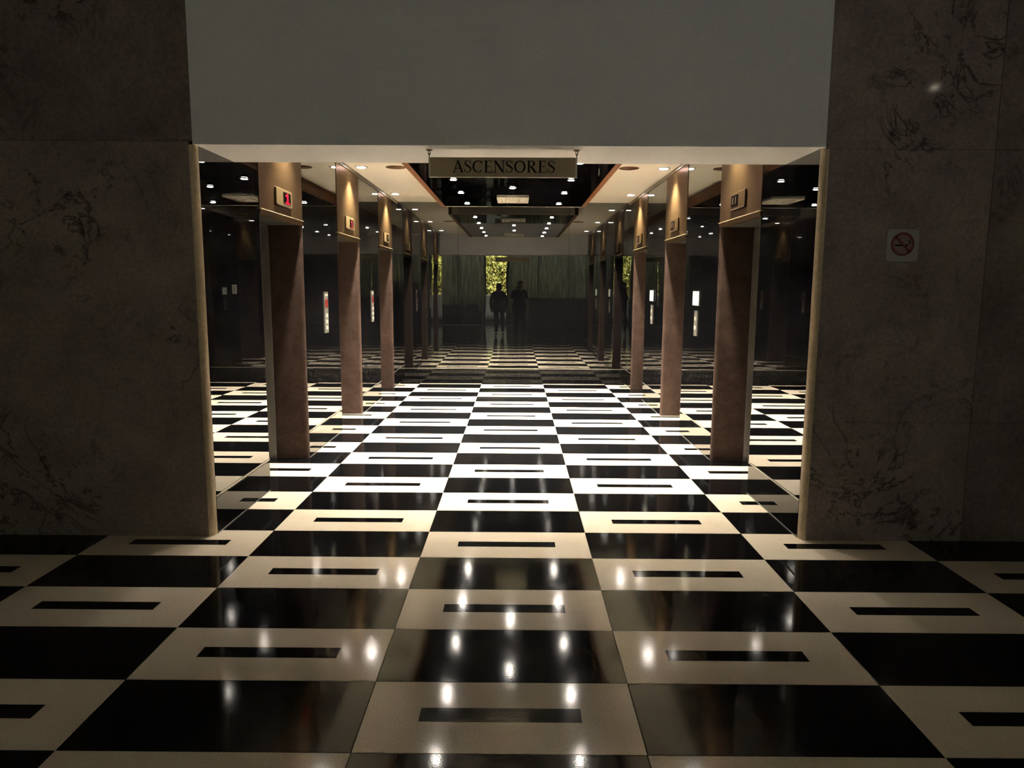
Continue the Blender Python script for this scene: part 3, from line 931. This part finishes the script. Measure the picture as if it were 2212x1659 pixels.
def person(px, py, H, label, cloth, pose, long_hair):
    """standing figure facing +y; pose 'camera' lifts both forearms to hold a camera"""
    k = H / 1.72
    t = thing('person', label, 'person', (px, py, 0))
    P, Rr, E = [], [], []
    def v(x, y, z, r):
        P.append((px + x * k, py + y * k, z * k)); Rr.append(tuple(q * k for q in r) if isinstance(r, tuple) else r * k)
        return len(P) - 1
    def chain(*ids):
        for a, b in zip(ids, ids[1:]):
            E.append((a, b))
    pel = v(0, 0, 0.95, (0.178, 0.128))
    wai = v(0, 0.01, 1.10, (0.170, 0.122))
    che = v(0, 0.0, 1.30, (0.190, 0.135))
    nek0 = v(0, -0.01, 1.43, (0.105, 0.085))
    nek = v(0, 0.0, 1.50, 0.058)
    jaw = v(0, 0.025, 1.565, (0.062, 0.068))
    hed = v(0, 0.012, 1.635, (0.076, 0.092))
    crn = v(0, 0.0, 1.695, (0.052, 0.064))
    chain(pel, wai, che, nek0, nek, jaw, hed, crn)
    hands = []
    for s in (-1, 1):
        hip = v(s * 0.095, 0, 0.88, 0.106)
        knee = v(s * 0.105, 0.015, 0.50, 0.080)
        calf = v(s * 0.108, -0.015, 0.36, 0.072)
        ank = v(s * 0.11, -0.02, 0.09, 0.058)
        chain(pel, hip, knee, calf, ank)
        sh = v(s * 0.175, -0.005, 1.395, 0.082)
        if pose == 'camera':
            el = v(s * 0.235, 0.03, 1.17, 0.062)
            wr = v(s * 0.095 + pose_dx, 0.155, 1.435, 0.040)
            pl = v(s * 0.080 + pose_dx, 0.165, 1.475, (0.034, 0.020))
        else:
            el = v(s * 0.245, -0.01, 1.13, 0.062)
            wr = v(s * 0.235, 0.09, 0.90, 0.040)
            pl = v(s * 0.228, 0.115, 0.83, (0.034, 0.020))
        chain(nek0, sh, el, wr, pl)
        hands.append((s, P[pl], P[wr]))
    body = skin_mesh('body', P, E, Rr, [cloth, M['skin']], t)
    off = wloc(t)
    for p in body.data.polygons:
        c = p.center + off
        skin = c.z > 1.475 * k
        for s, a, b in hands:
            if (c - Vector(a)).length < 0.085 * k and (c - Vector(b)).length < 0.10 * k and (c - Vector(b)).dot(Vector(a) - Vector(b)) > 0:
                skin = True
        p.material_index = 1 if skin else 0
    # fingers
    for s, a, b in hands:
        a, b = Vector(a), Vector(b)
        d = (a - b).normalized()
        fw = Vector((0, 1, 0)) if pose == 'camera' else Vector((-s * 0.3, 0.95, 0))
        ac = d.cross(fw).normalized()
        for q, ln in enumerate((0.066, 0.076, 0.070, 0.054)):
            root = a + ac * ((q - 1.5) * 0.019 * k)
            p1 = root + d * (0.032 * k)
            p2 = p1 + (d * 0.75 + fw * 0.65).normalized() * (ln * 0.5 * k)
            p3 = p2 + (d * 0.25 + fw * 0.95).normalized() * (ln * 0.5 * k)
            skin_mesh('finger', [root, p1, p2, p3], [(0, 1), (1, 2), (2, 3)], [0.009 * k, 0.0088 * k, 0.008 * k, 0.006 * k], M['skin'], t, 0, 1)
        side = ac * (-1 if ac.x * s > 0 else 1)
        r0 = a - d * 0.02 * k
        p1 = r0 + (side * 0.9 + d * 0.4).normalized() * 0.036 * k
        p2 = p1 + (side * 0.4 + d * 0.7 + fw * 0.5).normalized() * 0.032 * k
        skin_mesh('thumb', [r0, p1, p2], [(0, 1), (1, 2)], [0.012 * k, 0.0105 * k, 0.008 * k], M['skin'], t, 0, 1)
    # face: nose, eyes, ears, mouth
    hz, fy = 1.625, 0.098
    def pt(x, y, z):
        return (px + x * k, py + y * k, z * k)
    skin_mesh('nose', [pt(0, fy - 0.006, hz + 0.012), pt(0, fy + 0.008, hz - 0.012), pt(0, fy + 0.014, hz - 0.026)], [(0, 1), (1, 2)], [0.007 * k, 0.009 * k, 0.011 * k], M['skin'], t, 0, 1)
    for s in (-1, 1):
        e = MB()
        bm = bmesh.new(); bmesh.ops.create_uvsphere(bm, u_segments=10, v_segments=6, radius=0.011 * k)
        bmesh.ops.translate(bm, verts=bm.verts, vec=Vector(pt(s * 0.029, fy - 0.012, hz + 0.008)))
        e.bm(bm).build('eye', M['eye'], t, True)
        bm = bmesh.new(); bmesh.ops.create_uvsphere(bm, u_segments=10, v_segments=6, radius=1.0)
        bmesh.ops.scale(bm, verts=bm.verts, vec=Vector((0.008, 0.018, 0.030)) * k)
        bmesh.ops.translate(bm, verts=bm.verts, vec=Vector(pt(s * 0.078, 0.005, hz - 0.005)))
        MB().bm(bm).build('ear', M['skin'], t, True)
    MB().tube([pt(-0.022, fy - 0.014, hz - 0.052), pt(0, fy - 0.004, hz - 0.050), pt(0.022, fy - 0.014, hz - 0.052)], [0.003 * k, 0.0055 * k, 0.003 * k], 8).build('mouth', M['red'], t, True)
    # hair cap
    bm = bmesh.new()
    bmesh.ops.create_uvsphere(bm, u_segments=24, v_segments=16, radius=1.0)
    low = 1.46 if long_hair else 1.60
    for q in bm.verts:
        x, y, z = q.co
        q.co = Vector((x * 0.088, y * 0.104, z * 0.105 if z > 0 else z * (1.645 - low)))
        if y > 0.25 and z < 0.35:
            q.co.y *= 0.25 if z < 0.2 else 0.6
        if long_hair and z < -0.1:
            q.co.x *= 1.12
            q.co.y -= 0.012
    for q in bm.verts:
        q.co = Vector(pt(q.co.x, q.co.y - 0.012, q.co.z + 1.645))
    MB().bm(bm).build('hair', M['hair'], t, True)
    # shoes
    for s in (-1, 1):
        skin_mesh('shoe', [pt(s * 0.11, -0.055, 0.04), pt(s * 0.112, 0.02, 0.045), pt(s * 0.118, 0.12, 0.036), pt(s * 0.12, 0.175, 0.03)], [(0, 1), (1, 2), (2, 3)], [(0.034 * k, 0.038 * k), (0.042 * k, 0.040 * k), (0.044 * k, 0.033 * k), (0.03 * k, 0.026 * k)], M['shoe'], t, 0, 1)
    # coat skirt that ends cleanly at the thigh
    n = 28
    pr = []
    vv, ff = [], []
    for z, rx, ry in ((1.12, 0.180, 0.135), (0.98, 0.205, 0.152), (0.88, 0.218, 0.160), (0.80, 0.224, 0.164), (0.80, 0.210, 0.150)):
        for q in range(n):
            a = 2 * math.pi * q / n
            vv.append(pt(rx * math.cos(a) * (1 + 0.02 * math.sin(5 * a)), ry * math.sin(a), z))
    for i in range(4):
        for q in range(n):
            ff.append((i * n + q, i * n + (q + 1) % n, (i + 1) * n + (q + 1) % n, (i + 1) * n + q))
    MB().add(vv, ff).build('coat_skirt', cloth, t, True)
    return t
pose_dx = -0.07
person(0.17, -2.56, 1.74, 'photographer in black raising a small camera, mirrored right of centre', M['cloth_black'], 'camera', False)
pose_dx = 0.0
person(-0.50, -2.62, 1.66, 'companion in dark navy coat, arms down, mirrored left of the photographer', M['cloth_navy'], 'rest', True)
cx, cy, cz = 0.10, -2.315, 1.56
t = thing('handheld_camera', 'small black camera held up by the photographer', 'camera', (cx, cy, cz - 0.03))
MB().box(cx - 0.038, cx + 0.038, cy - 0.015, cy + 0.015, cz - 0.030, cz + 0.030, bev=0.004).build('camera_body', M['void'], t)
b = MB()
vv, ff = [], []
n = 20
prof = [(0.030, 0.015), (0.030, 0.034), (0.025, 0.052), (0.019, 0.052), (0.017, 0.046)]
for r, yy in prof:
    for q in range(n):
        a = 2 * math.pi * q / n
        vv.append((cx + r * math.cos(a), cy + yy, cz + r * math.sin(a)))
for i in range(len(prof) - 1):
    for q in range(n):
        ff.append((i * n + q, (i + 1) * n + q, (i + 1) * n + (q + 1) % n, i * n + (q + 1) % n))
ff.append(tuple((len(prof) - 1) * n + q for q in range(n))[::-1])
b.add(vv, ff).build('lens', M['steel_dark'], t, True)
MB().lathe((cx + 0.022, cy, cz + 0.030), [(0.008, 0), (0.008, 0.005), (0.006, 0.006)], 12).build('shutter_button', M['steel'], t, True)
